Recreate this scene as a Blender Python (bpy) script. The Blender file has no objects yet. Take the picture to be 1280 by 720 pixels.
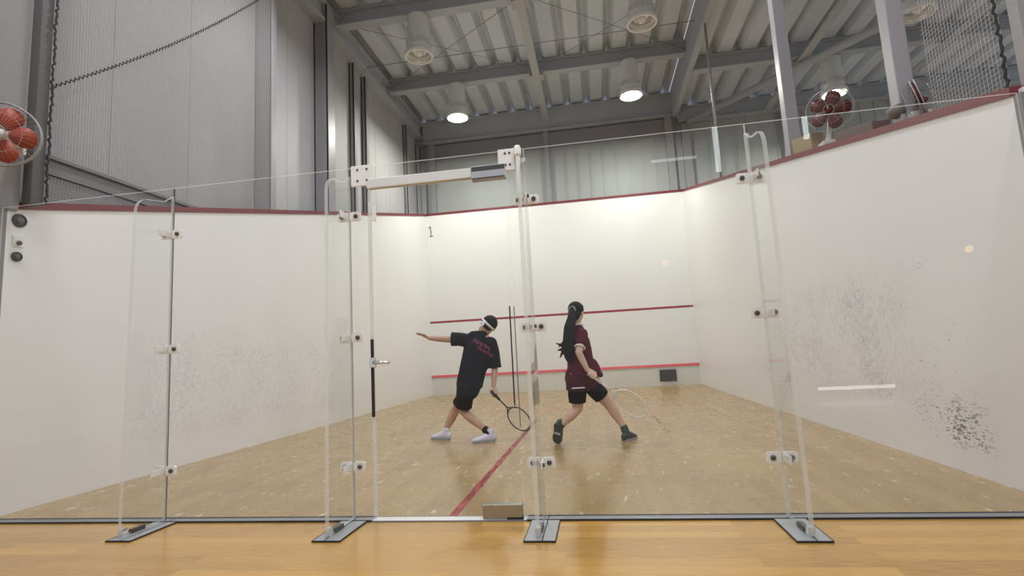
import bpy, bmesh, math, random
from mathutils import Vector, Matrix, Euler
from mathutils.bvhtree import BVHTree
random.seed(7)
D = bpy.data
scene = bpy.context.scene
COL = scene.collection
V = Vector
PI = math.pi

# ------------------------------------------------------------------ camera
FPX = 659.14
CAM = V((4.1099, -3.0770, 0.9106))
RGT = V((0.9858377, 0.15896948, -0.05341105))
UPV = V((0.07213737, -0.11446091, 0.99080518))
FWD = V((-0.15139431, 0.98062603, 0.12430752))
cd = D.cameras.new('camera'); cam = D.objects.new('camera', cd); COL.objects.link(cam)
cd.sensor_width = 36; cd.sensor_fit = 'HORIZONTAL'; cd.lens = 36 * FPX / 1280
cd.clip_start = 0.02; cd.clip_end = 200
m = Matrix((RGT, UPV, -FWD)).transposed().to_4x4(); m.translation = CAM
cam.matrix_world = m
scene.camera = cam

def ray(u, v): return FWD + RGT * ((u - 640) / FPX) - UPV * ((v - 360) / FPX)
def at(u, v, y):            # the point of the place seen at pixel u,v at depth plane y
    d = ray(u, v); return CAM + d * ((y - CAM.y) / d.y)
def at_x(u, v, x):
    d = ray(u, v); return CAM + d * ((x - CAM.x) / d.x)
def at_z(u, v, z):
    d = ray(u, v); return CAM + d * ((z - CAM.z) / d.z)

# ------------------------------------------------------------------ materials
def new_mat(name):
    mt = D.materials.new(name); mt.use_nodes = True
    nt = mt.node_tree; nt.nodes.clear()
    out = nt.nodes.new('ShaderNodeOutputMaterial')
    return mt, nt, out
def N(nt, t, **k):
    n = nt.nodes.new(t)
    for a, b in k.items():
        if a in n.inputs and not hasattr(n, a): n.inputs[a].default_value = b
        else: setattr(n, a, b)
    return n
def lk(nt, a, b): nt.links.new(a, b)
def math_(nt, op, a, b=None, c=None, clamp=False):
    n = nt.nodes.new('ShaderNodeMath'); n.operation = op; n.use_clamp = clamp
    for i, x in enumerate((a, b, c)):
        if x is None: continue
        if isinstance(x, (int, float)): n.inputs[i].default_value = x
        else: lk(nt, x, n.inputs[i])
    return n.outputs[0]
def smooth(nt, val, lo, hi, inv=False):
    n = nt.nodes.new('ShaderNodeMapRange'); n.interpolation_type = 'SMOOTHSTEP'
    lk(nt, val, n.inputs['Value']); n.inputs['From Min'].default_value = lo; n.inputs['From Max'].default_value = hi
    n.inputs['To Min'].default_value = 1 if inv else 0; n.inputs['To Max'].default_value = 0 if inv else 1
    return n.outputs['Result']
def mixc(nt, fac, a, b, blend='MIX'):
    n = nt.nodes.new('ShaderNodeMix'); n.data_type = 'RGBA'; n.blend_type = blend
    for s, x in ((n.inputs[0], fac), (n.inputs[6], a), (n.inputs[7], b)):
        if isinstance(x, (int, float)): s.default_value = x
        elif isinstance(x, tuple): s.default_value = (*x, 1) if len(x) == 3 else x
        else: lk(nt, x, s)
    return n.outputs[2]
def noise(nt, co, scale, detail=3, rough=.55, sc=None):
    if sc is not None:
        mp = nt.nodes.new('ShaderNodeMapping'); mp.inputs['Scale'].default_value = sc; lk(nt, co, mp.inputs['Vector']); co = mp.outputs[0]
    n = nt.nodes.new('ShaderNodeTexNoise'); n.inputs['Scale'].default_value = scale
    n.inputs['Detail'].default_value = detail; n.inputs['Roughness'].default_value = rough
    lk(nt, co, n.inputs['Vector']); return n.outputs['Fac']
def pbsdf(nt, out, color, rough=.5, metal=0., spec=.5, coat=0.):
    b = nt.nodes.new('ShaderNodeBsdfPrincipled')
    if isinstance(color, tuple): b.inputs['Base Color'].default_value = (*color, 1)
    else: lk(nt, color, b.inputs['Base Color'])
    if isinstance(rough, (int, float)): b.inputs['Roughness'].default_value = rough
    else: lk(nt, rough, b.inputs['Roughness'])
    b.inputs['Metallic'].default_value = metal; b.inputs['Specular IOR Level'].default_value = spec
    b.inputs['Coat Weight'].default_value = coat
    lk(nt, b.outputs[0], out.inputs[0]); return b
def plain(name, color, rough=.5, metal=0., spec=.5, vary=.06, scale=12, coat=0.):
    mt, nt, out = new_mat(name)
    tc = N(nt, 'ShaderNodeTexCoord')
    f = noise(nt, tc.outputs['Object'], scale, 3)
    lo = tuple(max(0, c * (1 - vary)) for c in color); hi = tuple(min(1, c * (1 + vary)) for c in color)
    pbsdf(nt, out, mixc(nt, f, lo, hi), rough, metal, spec, coat)
    return mt
def emit(name, color, strength):
    mt, nt, out = new_mat(name)
    e = N(nt, 'ShaderNodeEmission'); e.inputs[0].default_value = (*color, 1); e.inputs[1].default_value = strength
    lk(nt, e.outputs[0], out.inputs[0]); return mt

def wall_paint(name, base, regions, speck=(.10, .10, .12)):
    """white court plaster; regions = [(axis ranges), strength, threshold] of ball scuffs"""
    mt, nt, out = new_mat(name)
    tc = N(nt, 'ShaderNodeTexCoord'); co = tc.outputs['Object']
    sp = N(nt, 'ShaderNodeSeparateXYZ'); lk(nt, co, sp.inputs[0])
    f = noise(nt, co, 1.2, 4)
    col = mixc(nt, f, tuple(c * .96 for c in base), tuple(min(1, c * 1.03) for c in base))
    for rg in regions:
        mask = None
        for ax, lo0, lo1, hi0, hi1 in rg['box']:
            a = math_(nt, 'MULTIPLY', smooth(nt, sp.outputs[ax], lo0, lo1), smooth(nt, sp.outputs[ax], hi0, hi1, True))
            mask = a if mask is None else math_(nt, 'MULTIPLY', mask, a)
        n1 = noise(nt, co, rg.get('scale', 18), 5, .7, rg.get('sc'))
        n2 = noise(nt, co, 2.6, 3)
        th = rg['th']
        t = smooth(nt, math_(nt, 'ADD', n1, math_(nt, 'MULTIPLY', math_(nt, 'SUBTRACT', n2, .5), .35)), th, th + rg.get('w', .12))
        col = mixc(nt, math_(nt, 'MULTIPLY', math_(nt, 'MULTIPLY', t, mask), rg['k']), col, rg.get('col', speck))
    pbsdf(nt, out, col, .34, 0, .45)
    return mt
def wood(name, c1, c2, c3, along, pw, pl, rough=.22, flecks=0., coat=.15, gloss_var=.1):
    mt, nt, out = new_mat(name)
    tc = N(nt, 'ShaderNodeTexCoord'); co = tc.outputs['Object']
    mp = N(nt, 'ShaderNodeMapping'); lk(nt, co, mp.inputs[0])
    if along == 'y': mp.inputs['Rotation'].default_value = (0, 0, PI / 2)
    br = N(nt, 'ShaderNodeTexBrick'); lk(nt, mp.outputs[0], br.inputs['Vector'])
    br.inputs['Color1'].default_value = (*c1, 1); br.inputs['Color2'].default_value = (*c2, 1)
    br.inputs['Mortar'].default_value = (*[c * .62 for c in c1], 1)
    br.inputs['Scale'].default_value = 1; br.inputs['Mortar Size'].default_value = .0012
    br.inputs['Brick Width'].default_value = pl; br.inputs['Row Height'].default_value = pw; br.offset = .37
    g = noise(nt, mp.outputs[0], 7, 5, .6, (1.2, 14, 1))
    big = noise(nt, co, .9, 4)
    col = mixc(nt, math_(nt, 'MULTIPLY', smooth(nt, g, .35, .75), .45), br.outputs['Color'], c3)
    col = mixc(nt, math_(nt, 'MULTIPLY', smooth(nt, big, .4, .7), .28), col, tuple(c * .8 for c in c1))
    rgh = math_(nt, 'ADD', math_(nt, 'MULTIPLY', noise(nt, co, 3.2, 4), gloss_var * 2), rough - gloss_var)
    if flecks:
        sm = noise(nt, co, 2.4, 4, .6, (2.2, .40, 1))
        col = mixc(nt, math_(nt, 'MULTIPLY', smooth(nt, sm, .48, .68), .30), col, tuple(c * .62 for c in c1))
        a = noise(nt, co, 9, 2, .5, (2.6, .7, 1))
        b = noise(nt, co, 26, 3, .6, (1.0, .22, 1))
        t = smooth(nt, math_(nt, 'ADD', math_(nt, 'MULTIPLY', a, .55), math_(nt, 'MULTIPLY', b, .6)), .69, .72)
        col = mixc(nt, math_(nt, 'MULTIPLY', t, flecks), col, (.78, .70, .56))
        a2 = noise(nt, co, 11, 2, .5, (2.2, .45, 1)); b2 = noise(nt, co, 31, 2, .5, (1, .4, 1))
        t2 = smooth(nt, math_(nt, 'ADD', math_(nt, 'MULTIPLY', a2, .6), math_(nt, 'MULTIPLY', b2, .5)), .735, .77)
        col = mixc(nt, math_(nt, 'MULTIPLY', t2, .55), col, (.11, .08, .05))
    pbsdf(nt, out, col, rgh, 0, .5, coat)
    return mt
def glass_mat(name, tint=(.985, .992, .988), refl=1.0, milk=0.0):
    mt, nt, out = new_mat(name)
    tr = N(nt, 'ShaderNodeBsdfTransparent'); tr.inputs[0].default_value = (*tint, 1)
    gl = N(nt, 'ShaderNodeBsdfGlossy'); gl.inputs['Roughness'].default_value = .0
    ge = N(nt, 'ShaderNodeNewGeometry')                       # Schlick reflectance, outer faces only
    dp = N(nt, 'ShaderNodeVectorMath'); dp.operation = 'DOT_PRODUCT'
    lk(nt, ge.outputs['Normal'], dp.inputs[0]); lk(nt, ge.outputs['Incoming'], dp.inputs[1])
    om = math_(nt, 'SUBTRACT', 1.0, math_(nt, 'ABSOLUTE', dp.outputs['Value']), clamp=True)
    fr = math_(nt, 'ADD', math_(nt, 'MULTIPLY', math_(nt, 'POWER', om, 5.0), .9), .042)
    fr = math_(nt, 'MULTIPLY', fr, math_(nt, 'SUBTRACT', 1.0, ge.outputs['Backfacing']))
    mx = N(nt, 'ShaderNodeMixShader'); lk(nt, math_(nt, 'MULTIPLY', fr, refl, clamp=True), mx.inputs[0])
    lk(nt, tr.outputs[0], mx.inputs[1]); lk(nt, gl.outputs[0], mx.inputs[2])
    last = mx
    if milk:
        df = N(nt, 'ShaderNodeBsdfDiffuse'); df.inputs[0].default_value = (.88, .89, .86, 1)
        tl = N(nt, 'ShaderNodeBsdfTranslucent'); tl.inputs[0].default_value = (.88, .89, .86, 1)
        ad = N(nt, 'ShaderNodeMixShader'); ad.inputs[0].default_value = .5
        lk(nt, df.outputs[0], ad.inputs[1]); lk(nt, tl.outputs[0], ad.inputs[2])
        m2 = N(nt, 'ShaderNodeMixShader'); m2.inputs[0].default_value = milk
        lk(nt, mx.outputs[0], m2.inputs[1]); lk(nt, ad.outputs[0], m2.inputs[2]); last = m2
    lk(nt, last.outputs[0], out.inputs[0]); return mt
def worn_paint(name, color, cover, lo_hi=(.42, .6), sc=(6, 1.2, 1), fade=None):
    mt, nt, out = new_mat(name)
    tc = N(nt, 'ShaderNodeTexCoord'); co = tc.outputs['Object']
    f = smooth(nt, noise(nt, co, 5, 4, .6, sc), lo_hi[0], lo_hi[1])
    f = math_(nt, 'SUBTRACT', cover, math_(nt, 'MULTIPLY', f, .55), clamp=True)
    if fade:
        sp = N(nt, 'ShaderNodeSeparateXYZ'); lk(nt, co, sp.inputs[0])
        f = math_(nt, 'MULTIPLY', f, smooth(nt, sp.outputs[1], fade[0], fade[1], True))
    tr = N(nt, 'ShaderNodeBsdfTransparent')
    b = N(nt, 'ShaderNodeBsdfPrincipled'); b.inputs['Base Color'].default_value = (*color, 1); b.inputs['Roughness'].default_value = .35
    mx = N(nt, 'ShaderNodeMixShader'); lk(nt, f, mx.inputs[0]); lk(nt, tr.outputs[0], mx.inputs[1]); lk(nt, b.outputs[0], mx.inputs[2])
    lk(nt, mx.outputs[0], out.inputs[0]); return mt

WHITE = (.80, .79, .785)
M = {}
M['wall_l'] = wall_paint('court_wall_left', WHITE, [
    dict(box=[(1, .8, 1.6, 4.5, 6.5), (2, .15, .4, 1.0, 1.55)], th=.40, w=.35, k=.36, scale=22, col=(.40, .385, .42)),
    dict(box=[(1, .3, 1.2, 5, 7), (2, .1, .3, 1.2, 1.8)], th=.65, w=.06, k=.65, scale=26, sc=(1, .5, 1.4), col=(.2, .2, .22))])
M['wall_r'] = wall_paint('court_wall_right', WHITE, [
    dict(box=[(1, .8, 2.0, 4.2, 5.6), (2, .25, .5, 1.2, 1.6)], th=.40, w=.36, k=.44, scale=24, col=(.34, .325, .34)),
    dict(box=[(1, .45, .9, 4.5, 6), (2, .12, .3, 1.3, 1.7)], th=.655, w=.05, k=.75, scale=44, sc=(1, .5, 1.5), col=(.14, .14, .15)),
    dict(box=[(1, .45, .75, .95, 1.7), (2, .12, .2, .30, .62)], th=.55, w=.06, k=.9, scale=46, sc=(1, .6, 1.5), col=(.10, .10, .11))])
M['wall_f'] = wall_paint('court_wall_front', WHITE, [
    dict(box=[(0, .3, 1, 5.5, 6.3), (2, .3, .6, 2.6, 3.4)], th=.60, w=.2, k=.15, scale=6, col=(.5, .49, .5))])
M['tin'] = plain('tin_board_paint', (.66, .65, .60), .4, vary=.05, scale=3)
M['red'] = plain('dark_red_line_paint', (.165, .014, .024), .4)
M['redline'] = plain('red_line_paint', (.32, .024, .04), .4)
M['tinred'] = plain('tin_red_strip', (.60, .07, .08), .3)
M['floor_court'] = wood('court_maple_boards', (.40, .27, .118), (.33, .215, .088), (.48, .335, .165), 'y', .09, 1.9, .28, flecks=.6, coat=.08)
M['floor_lobby'] = wood('lobby_gloss_boards', (.56, .305, .066), (.36, .185, .036), (.72, .44, .12), 'x', .085, 1.3, .2, coat=.2)
M['steel'] = plain('brushed_steel', (.56, .57, .58), .38, .85, vary=.08, scale=30)
M['steel_floor'] = plain('floor_plate_steel', (.42, .43, .44), .45, .55, vary=.08, scale=20)
M['satin'] = plain('satin_steel', (.42, .41, .37), .3, 1.)
M['chrome'] = plain('bright_chrome', (.8, .8, .8), .12, 1.)
M['alu'] = plain('white_aluminium', (.80, .80, .77), .35, .15)
M['clamp'] = plain('ivory_clamp_plate', (.88, .87, .83), .3, vary=.03)
M['black'] = plain('black_rubber', (.018, .018, .02), .5)
M['bolt'] = plain('dark_bolt_metal', (.10, .095, .09), .35, .6)
M['seal'] = plain('grey_seal', (.22, .22, .23), .5)
M['glass'] = glass_mat('clear_glass')
M['edge'] = glass_mat('polished_glass_edge', (.96, .97, .96), .8, .5)
M['beam'] = plain('grey_blue_steel_paint', (.42, .45, .48), .5, vary=.08, scale=4)
M['tie'] = plain('pale_steel_paint', (.42, .43, .43), .45, vary=.06, scale=4)
M['deck'] = plain('galvanised_roof_deck', (.62, .67, .72), .5, 0., vary=.1, scale=2.5)
M['hall'] = plain('hall_wall_panel', (.46, .45, .455), .55, vary=.07, scale=1.1)
M['farwall'] = plain('far_wall_panel', (.43, .445, .44), .5, vary=.12, scale=1.4)
M['column'] = plain('column_paint_grey', (.27, .265, .275), .45, vary=.06, scale=3)
M['darkpost'] = plain('dark_post_paint', (.085, .082, .08), .5)
M['taupe'] = plain('taupe_motor_plastic', (.13, .11, .09), .5)
M['girt'] = plain('girt_grey', (.16, .16, .165), .5)
M['post'] = plain('light_grey_post', (.34, .33, .35), .4, vary=.05, scale=3)
M['greywall'] = plain('lobby_grey_wall', (.29, .285, .28), .5)
M['lobbywhite'] = plain('lobby_white_wall', (.74, .73, .71), .5)
M['net'] = plain('white_net_cord', (.50, .495, .48), .7)
M['cord'] = plain('black_lacing_cord', (.03, .03, .03), .8)
M['lamp'] = plain('lamp_enamel', (.70, .71, .70), .45, vary=.05)
M['rim'] = plain('lamp_white_rim', (.82, .82, .79), .35)
M['refl'] = plain('lamp_reflector', (.80, .80, .76), .15, .9)
M['bulb_off'] = plain('frosted_bulb', (.9, .9, .86), .2)
M['bulb_on'] = emit('lit_bulb', (1.0, .97, .80), 60)
M['bulb_warm'] = emit('warm_lit_reflector', (1.0, .93, .66), 4)
M['fan_red'] = plain('dark_red_fan_plastic', (.115, .017, .018), .5)
M['fan_orange'] = plain('orange_red_fan_plastic', (.36, .06, .028), .5)
M['fan_white'] = plain('cream_fan_plastic', (.66, .64, .58), .4)
M['wire'] = plain('pale_cage_wire', (.34, .335, .32), .4, .3)
M['card'] = plain('brown_cardboard', (.30, .235, .13), .8)
M['wood_brown'] = plain('reddish_brown_board', (.10, .05, .04), .6)
M['digit'] = plain('black_marker', (.03, .03, .03), .6)
M['patch'] = plain('dark_grey_patch', (.045, .045, .05), .6, vary=.4, scale=40)
M['skin_a'] = plain('tanned_skin', (.52, .31, .21), .5, vary=.05)
M['skin_b'] = plain('fair_skin', (.62, .40, .30), .5, vary=.05)
M['hair'] = plain('black_hair', (.011, .009, .008), .7, spec=.2, vary=.3, scale=60)
M['shirt_black'] = plain('black_jersey', (.009, .0095, .013), .75, spec=.15, vary=.25, scale=25)
M['shorts_black'] = plain('black_shorts_cloth', (.007, .007, .008), .8, spec=.15, vary=.25, scale=25)
M['maroon'] = plain('maroon_jersey', (.085, .009, .018), .7, spec=.15, vary=.2, scale=20)
M['maroon2'] = plain('maroon_shorts_cloth', (.06, .006, .012), .7, spec=.15, vary=.2, scale=20)
M['white_cloth'] = plain('white_cloth', (.78, .78, .78), .7)
M['pink'] = plain('magenta_print', (.20, .03, .07), .6)
M['shoe_white'] = plain('white_shoe', (.66, .65, .74), .5, vary=.12, scale=60)
M['shoe_green'] = plain('dark_green_shoe', (.035, .06, .058), .6, vary=.3, scale=60)
M['sole'] = plain('grey_sole', (.30, .30, .31), .6)
M['sole_pale'] = plain('pale_sole', (.55, .55, .55), .6)
M['racket_black'] = plain('black_racket_frame', (.02, .02, .02), .3)
M['racket_white'] = plain('white_racket_frame', (.75, .73, .66), .3)
M['string'] = plain('pale_strings', (.5, .48, .42), .5)
M['half_line'] = worn_paint('worn_red_half_court_line', (.42, .035, .055), 1.0, fade=(2.2, 4.6))
M['box_line'] = worn_paint('faded_red_service_box_line', (.45, .08, .06), .22)
M['gauge'] = plain('dark_olive_disc', (.035, .035, .022), .35)

# ------------------------------------------------------------------ mesh builder
class MB:
    def __init__(s): s.bm = bmesh.new()
    def box(s, x0, x1, y0, y1, z0, z1, mi=0):
        vs = [s.bm.verts.new(p) for p in ((x0,y0,z0),(x1,y0,z0),(x1,y1,z0),(x0,y1,z0),(x0,y0,z1),(x1,y0,z1),(x1,y1,z1),(x0,y1,z1))]
        fs = [s.bm.faces.new([vs[i] for i in q]) for q in ((0,3,2,1),(4,5,6,7),(0,1,5,4),(1,2,6,5),(2,3,7,6),(3,0,4,7))]
        for f in fs: f.material_index = mi
        return fs
    def quad(s, pts, mi=0):
        f = s.bm.faces.new([s.bm.verts.new(p) for p in pts]); f.material_index = mi; return f
    def prism(s, poly, direction, mi=0, side_mi=None):
        """poly: list of 3D points; extruded along direction"""
        d = V(direction)
        a = [s.bm.verts.new(V(p)) for p in poly]; b = [s.bm.verts.new(V(p) + d) for p in poly]
        n = len(a); sm = mi if side_mi is None else side_mi
        f1 = s.bm.faces.new(a[::-1]); f2 = s.bm.faces.new(b); f1.material_index = f2.material_index = mi
        for i in range(n):
            f = s.bm.faces.new((a[i], a[(i+1)%n], b[(i+1)%n], b[i])); f.material_index = sm
    def tube(s, pts, radii, seg=12, caps=True, closed=False, ref=None, mi=0):
        pts = [V(p) for p in pts]; n = len(pts)
        if isinstance(radii, (int, float)): radii = [radii] * n
        radii = [(r, r) if isinstance(r, (int, float)) else r for r in radii]
        tang = []
        for i in range(n):
            if closed: t = pts[(i+1)%n] - pts[i-1]
            else: t = pts[min(i+1, n-1)] - pts[max(i-1, 0)]
            tang.append(t.normalized())
        x = V(ref) if ref is not None else (V((0,0,1)) if abs(tang[0].z) < .9 else V((1,0,0)))
        rings = []
        for i in range(n):
            x = (x - tang[i] * x.dot(tang[i])).normalized(); y = tang[i].cross(x)
            rings.append([s.bm.verts.new(pts[i] + x*(radii[i][0]*math.cos(2*PI*k/seg)) + y*(radii[i][1]*math.sin(2*PI*k/seg))) for k in range(seg)])
        m_ = n if closed else n-1
        for i in range(m_):
            a, b = rings[i], rings[(i+1)%n]
            for k in range(seg):
                f = s.bm.faces.new((a[k], a[(k+1)%seg], b[(k+1)%seg], b[k])); f.material_index = mi
        if caps and not closed:
            s.bm.faces.new(rings[0][::-1]).material_index = mi; s.bm.faces.new(rings[-1]).material_index = mi
    def limb(s, pts, radii, seg=14, ref=None, f0=False, f1=False):
        """tube with rounded ends; f0/f1 leave the first/last end cut flat, as a hem is"""
        pts = [V(p) for p in pts]; rr = [(r, r) if isinstance(r, (int, float)) else r for r in radii]
        t0 = (pts[0]-pts[1]).normalized(); t1 = (pts[-1]-pts[-2]).normalized()
        P = [pts[0] + t0*max(rr[0])*.75, pts[0] + t0*max(rr[0])*.45] + pts + [pts[-1] + t1*max(rr[-1])*.45, pts[-1] + t1*max(rr[-1])*.75]
        sc = lambda r, k: (r[0]*k, r[1]*k)
        Rr = [sc(rr[0], .45), sc(rr[0], .82)] + rr + [sc(rr[-1], .82), sc(rr[-1], .45)]
        if f0: P, Rr = P[2:], Rr[2:]
        if f1: P, Rr = P[:-2], Rr[:-2]
        s.tube(P, Rr, seg, True, False, ref)
    def ball(s, c, r, seg=16, rings=10, basis=None, mi=0):
        r = (r, r, r) if isinstance(r, (int, float)) else r
        B = basis or Matrix.Identity(3); c = V(c)
        top = s.bm.verts.new(c + B @ V((0,0,r[2]))); bot = s.bm.verts.new(c + B @ V((0,0,-r[2])))
        rg = []
        for i in range(1, rings):
            th = PI*i/rings
            rg.append([s.bm.verts.new(c + B @ V((r[0]*math.sin(th)*math.cos(2*PI*k/seg), r[1]*math.sin(th)*math.sin(2*PI*k/seg), r[2]*math.cos(th)))) for k in range(seg)])
        for k in range(seg):
            s.bm.faces.new((top, rg[0][k], rg[0][(k+1)%seg])).material_index = mi
            s.bm.faces.new((bot, rg[-1][(k+1)%seg], rg[-1][k])).material_index = mi
            for i in range(len(rg)-1):
                s.bm.faces.new((rg[i][k], rg[i+1][k], rg[i+1][(k+1)%seg], rg[i][(k+1)%seg])).material_index = mi
    def lathe(s, prof, c=(0,0,0), seg=32, axis='z', basis=None, mi=0):
        """prof list of (r, h) closed or open profile; r=0 ends make poles"""
        c = V(c); B = basis or Matrix.Identity(3)
        rg = []
        for r, h in prof:
            if r < 1e-6: rg.append([s.bm.verts.new(c + B @ V((0,0,h)))])
            else: rg.append([s.bm.verts.new(c + B @ V((r*math.cos(2*PI*k/seg), r*math.sin(2*PI*k/seg), h))) for k in range(seg)])
        for a, b in zip(rg, rg[1:]):
            for k in range(seg):
                k2 = (k+1) % seg
                if len(a) == 1 and len(b) == 1: continue
                if len(a) == 1: f = s.bm.faces.new((a[0], b[k2], b[k]))
                elif len(b) == 1: f = s.bm.faces.new((a[k], a[k2], b[0]))
                else: f = s.bm.faces.new((a[k], a[k2], b[k2], b[k]))
                f.material_index = mi
    def mesh(s, name, mats, smooth_=False, bevel=0, fix=True):
        if fix: bmesh.ops.recalc_face_normals(s.bm, faces=s.bm.faces)
        if bevel: bmesh.ops.bevel(s.bm, geom=list(s.bm.edges), offset=bevel, segments=2, profile=.6, affect='EDGES', clamp_overlap=True)
        me = D.meshes.new(name); s.bm.to_mesh(me); s.bm.free()
        for mt in (mats if isinstance(mats, (list, tuple)) else [mats]): me.materials.append(mt)
        if smooth_:
            for p in me.polygons: p.use_smooth = True
        return me
    def build(s, name, mats, parent=None, smooth_=False, bevel=0, loc=None):
        me = s.mesh(name, mats, smooth_, bevel)
        o = D.objects.new(name, me); COL.objects.link(o)
        if parent is not None:
            o.parent = parent
            o.matrix_parent_inverse = Matrix.Identity(4)
            # meshes are written in world coordinates: take the parent's offset back out
            off = world_loc(parent)
            if off.length and loc is None: me.transform(Matrix.Translation(-off))
        if loc is not None: o.location = loc
        return o
def world_loc(o):
    l = V((0, 0, 0))
    while o is not None: l = l + o.location; o = o.parent
    return l
def autosmooth(o, ang=40):
    me = o.data
    bm = bmesh.new(); bm.from_mesh(me)
    for e in bm.edges:
        if len(e.link_faces) == 2 and e.calc_face_angle(0) > math.radians(ang): e.smooth = False
    for f in bm.faces: f.smooth = True
    bm.to_mesh(me); bm.free(); return o
def tag(o, label=None, cat=None, group=None, kind=None):
    if label: o['label'] = label
    if cat: o['category'] = cat
    if group: o['group'] = group
    if kind: o['kind'] = kind
    return o
def thing(name, label, cat, loc=(0,0,0), group=None):
    o = D.objects.new(name, None); COL.objects.link(o); o.location = loc; o.empty_display_size = .1
    return tag(o, label, cat, group)
def struct(o, label=None): return tag(o, label, None, None, 'structure')
def copy_tree(o, parent=None):
    c = o.copy(); COL.objects.link(c); c.parent = parent
    for ch in list(o.children): copy_tree(ch, c)
    return c

# ------------------------------------------------------------------ the court
W, L = 6.4, 9.75
H0, H1 = 2.135, 4.57
SL = (H1 - H0) / L
def ztop(y): return H0 + SL * y

b = MB(); b.box(0, W, 0, L, -.06, 0); struct(b.build('floor', M['floor_court']))
b = MB(); b.box(-4, 15, -9, -.085, -.06, -.001); struct(b.build('floor_lobby', M['floor_lobby']))
b = MB(); b.box(W+.15, 15, -.08, 11, -.06, -.002); struct(b.build('floor_next_court', M['floor_court']))

def side_wall(name, x0, x1, mat):
    b = MB(); b.prism([(x0,0,-.06),(x0,L,-.06),(x0,L,H1),(x0,0,H0)], (x1-x0,0,0))
    return struct(b.build(name, mat))
wl = side_wall('wall_left', -.16, 0, M['wall_l'])
wr = side_wall('wall_right', W, W+.15, M['wall_r'])
b = MB(); b.box(-.16, W+.15, L, L+.2, -.06, H1); wf = struct(b.build('wall_front', M['wall_f']))
# red out-of-court capping on the three walls
def cap(name, x0, x1):
    b = MB(); b.prism([(x0,-.0,H0),(x0,L,H1),(x0,L,H1+.055),(x0,0,H0+.055)], (x1-x0,0,0)); return struct(b.build(name, M['red']))
cap('trim_left', -.165, .012); cap('trim_right', W-.012, W+.16)
b = MB(); b.box(-.16, W+.15, L-.012, L+.2, H1, H1+.055); struct(b.build('trim_front', M['red']))
# front wall markings and tin
b = MB(); b.box(.0, W-.01, L-.003, L, 1.78, 1.83); struct(b.build('service_line', M['redline'], wf))
b = MB(); b.box(0, W, L-.028, L, 0, .43); tin = struct(b.build('tin_board', M['tin'], wf))
b = MB(); b.prism([(0,L-.045,.43),(0,L,.43),(0,L,.485),(0,L-.02,.485)], (W,0,0)); struct(b.build('tin_strip', M['tinred'], wf))
# hand painted 1 near the front wall's top left corner
b = MB(); y = L-.004
def stroke(p, q, w):
    p, q = V((p[0], y, p[1])), V((q[0], y, q[1])); d = (q-p).normalized(); n = d.cross(V((0,1,0)))*w/2
    b.prism([p-n, q-n, q+n, p+n], (0,.0035,0))
stroke((.085,4.29), (.105,4.015), .02); stroke((.088,4.29), (.025,4.225), .016); stroke((.055,4.02), (.155,4.03), .018)
struct(b.build('painted_number', M['digit'], wf), 'black hand painted 1 at the top of the front wall')
# floor lines
b = MB(); b.box(3.19, 3.24, .002, 4.31, 0, .0015); fl = b.build('half_court_line', M['half_line'], D.objects['floor']); struct(fl)
b = MB(); b.box(4.76, 4.81, 2.75, 4.75, 0, .0015); struct(b.build('service_box_line', M['box_line'], D.objects['floor']))
# dark patch by the right corner of the front wall
b = MB(); b.box(5.49, 5.87, L-.06, L-.028, .10, .365); o = b.build('wall_patch', M['patch'], bevel=.004)
tag(o, 'small dark grey rectangular pad low on the front wall near its right corner', 'pad')

# round fittings on the left wall by the glass
def disc(name, y, z, r, label):
    t = thing(name, label, 'fitting', (0, y, z), 'round fittings on the left wall')
    B = Matrix(((0,0,1),(1,0,0),(0,1,0)))
    b = MB(); b.lathe([(0,.001),(r,.001),(r,.010),(r*.9,.018),(r*.75,.019),(r*.72,.012),(0,.012)], (0,y,z), 28, basis=B)
    autosmooth(b.build('cover', M['gauge'], t))
    b = MB(); b.lathe([(r*.5,.0125),(r*.55,.016),(r*.3,.018),(0,.018)], (0,y,z), 20, basis=B); autosmooth(b.build('centre_cap', M['bolt'], t))
disc('wall_vent', .080, 2.072, .050, 'larger round black cover on left wall, topmost of three fittings')
disc('wall_vent', .076, 1.803, .036, 'smaller round black cover on left wall, lowest of three fittings')
t = thing('wall_lock', 'small white plate with black knob on left wall between two black covers', 'fitting', (0,.08,1.92), 'round fittings on the left wall')
b = MB(); b.box(0,.006,.045,.115,1.875,1.955); b.build('plate', M['lobbywhite'], t, bevel=.002)
b = MB(); b.ball((.016,.082,1.905), (.014,.017,.017)); b.build('knob', M['bolt'], t, True)

# ------------------------------------------------------------------ building shell round the court
XB, YB = -.45, 10.45
b = MB(); b.box(XB-.1, XB, .06, YB, -.06, 7.75); struct(b.build('wall_building_left', M['hall']))
b = MB(); b.box(XB-.1, 15, YB, YB+.1, -.06, 6.93); b.box(XB-.1, 6.45, YB, YB+.1, 6.93, 7.36); struct(b.build('wall_far', M['farwall']))
# lobby end walls either side of the court, facing the camera
b = MB(); b.box(-4, -.004, -.05, .05, -.06, 2.135); struct(b.build('wall_lobby_left_lower', M['lobbywhite']))
b = MB(); b.box(-4, .03, -.02, .05, 2.135, 7.6); struct(b.build('wall_lobby_left_upper', M['greywall']))
b = MB(); b.box(W+.03, 15, -.05, .05, -.06, 2.17); struct(b.build('wall_lobby_right_lower', M['lobbywhite']))
b = MB(); b.box(W+.085, 15, -.02, .05, 2.17, 7.6); struct(b.build('wall_lobby_right_upper', M['greywall']))
b = MB(); b.box(-.012, .0, -.045, .0, -.06, 2.135); struct(b.build('trim_left_gap', M['seal']))
b = MB(); b.box(W, W+.035, -.05, .0, -.06, 2.135); struct(b.build('trim_right_gap', M['seal']))
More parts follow.
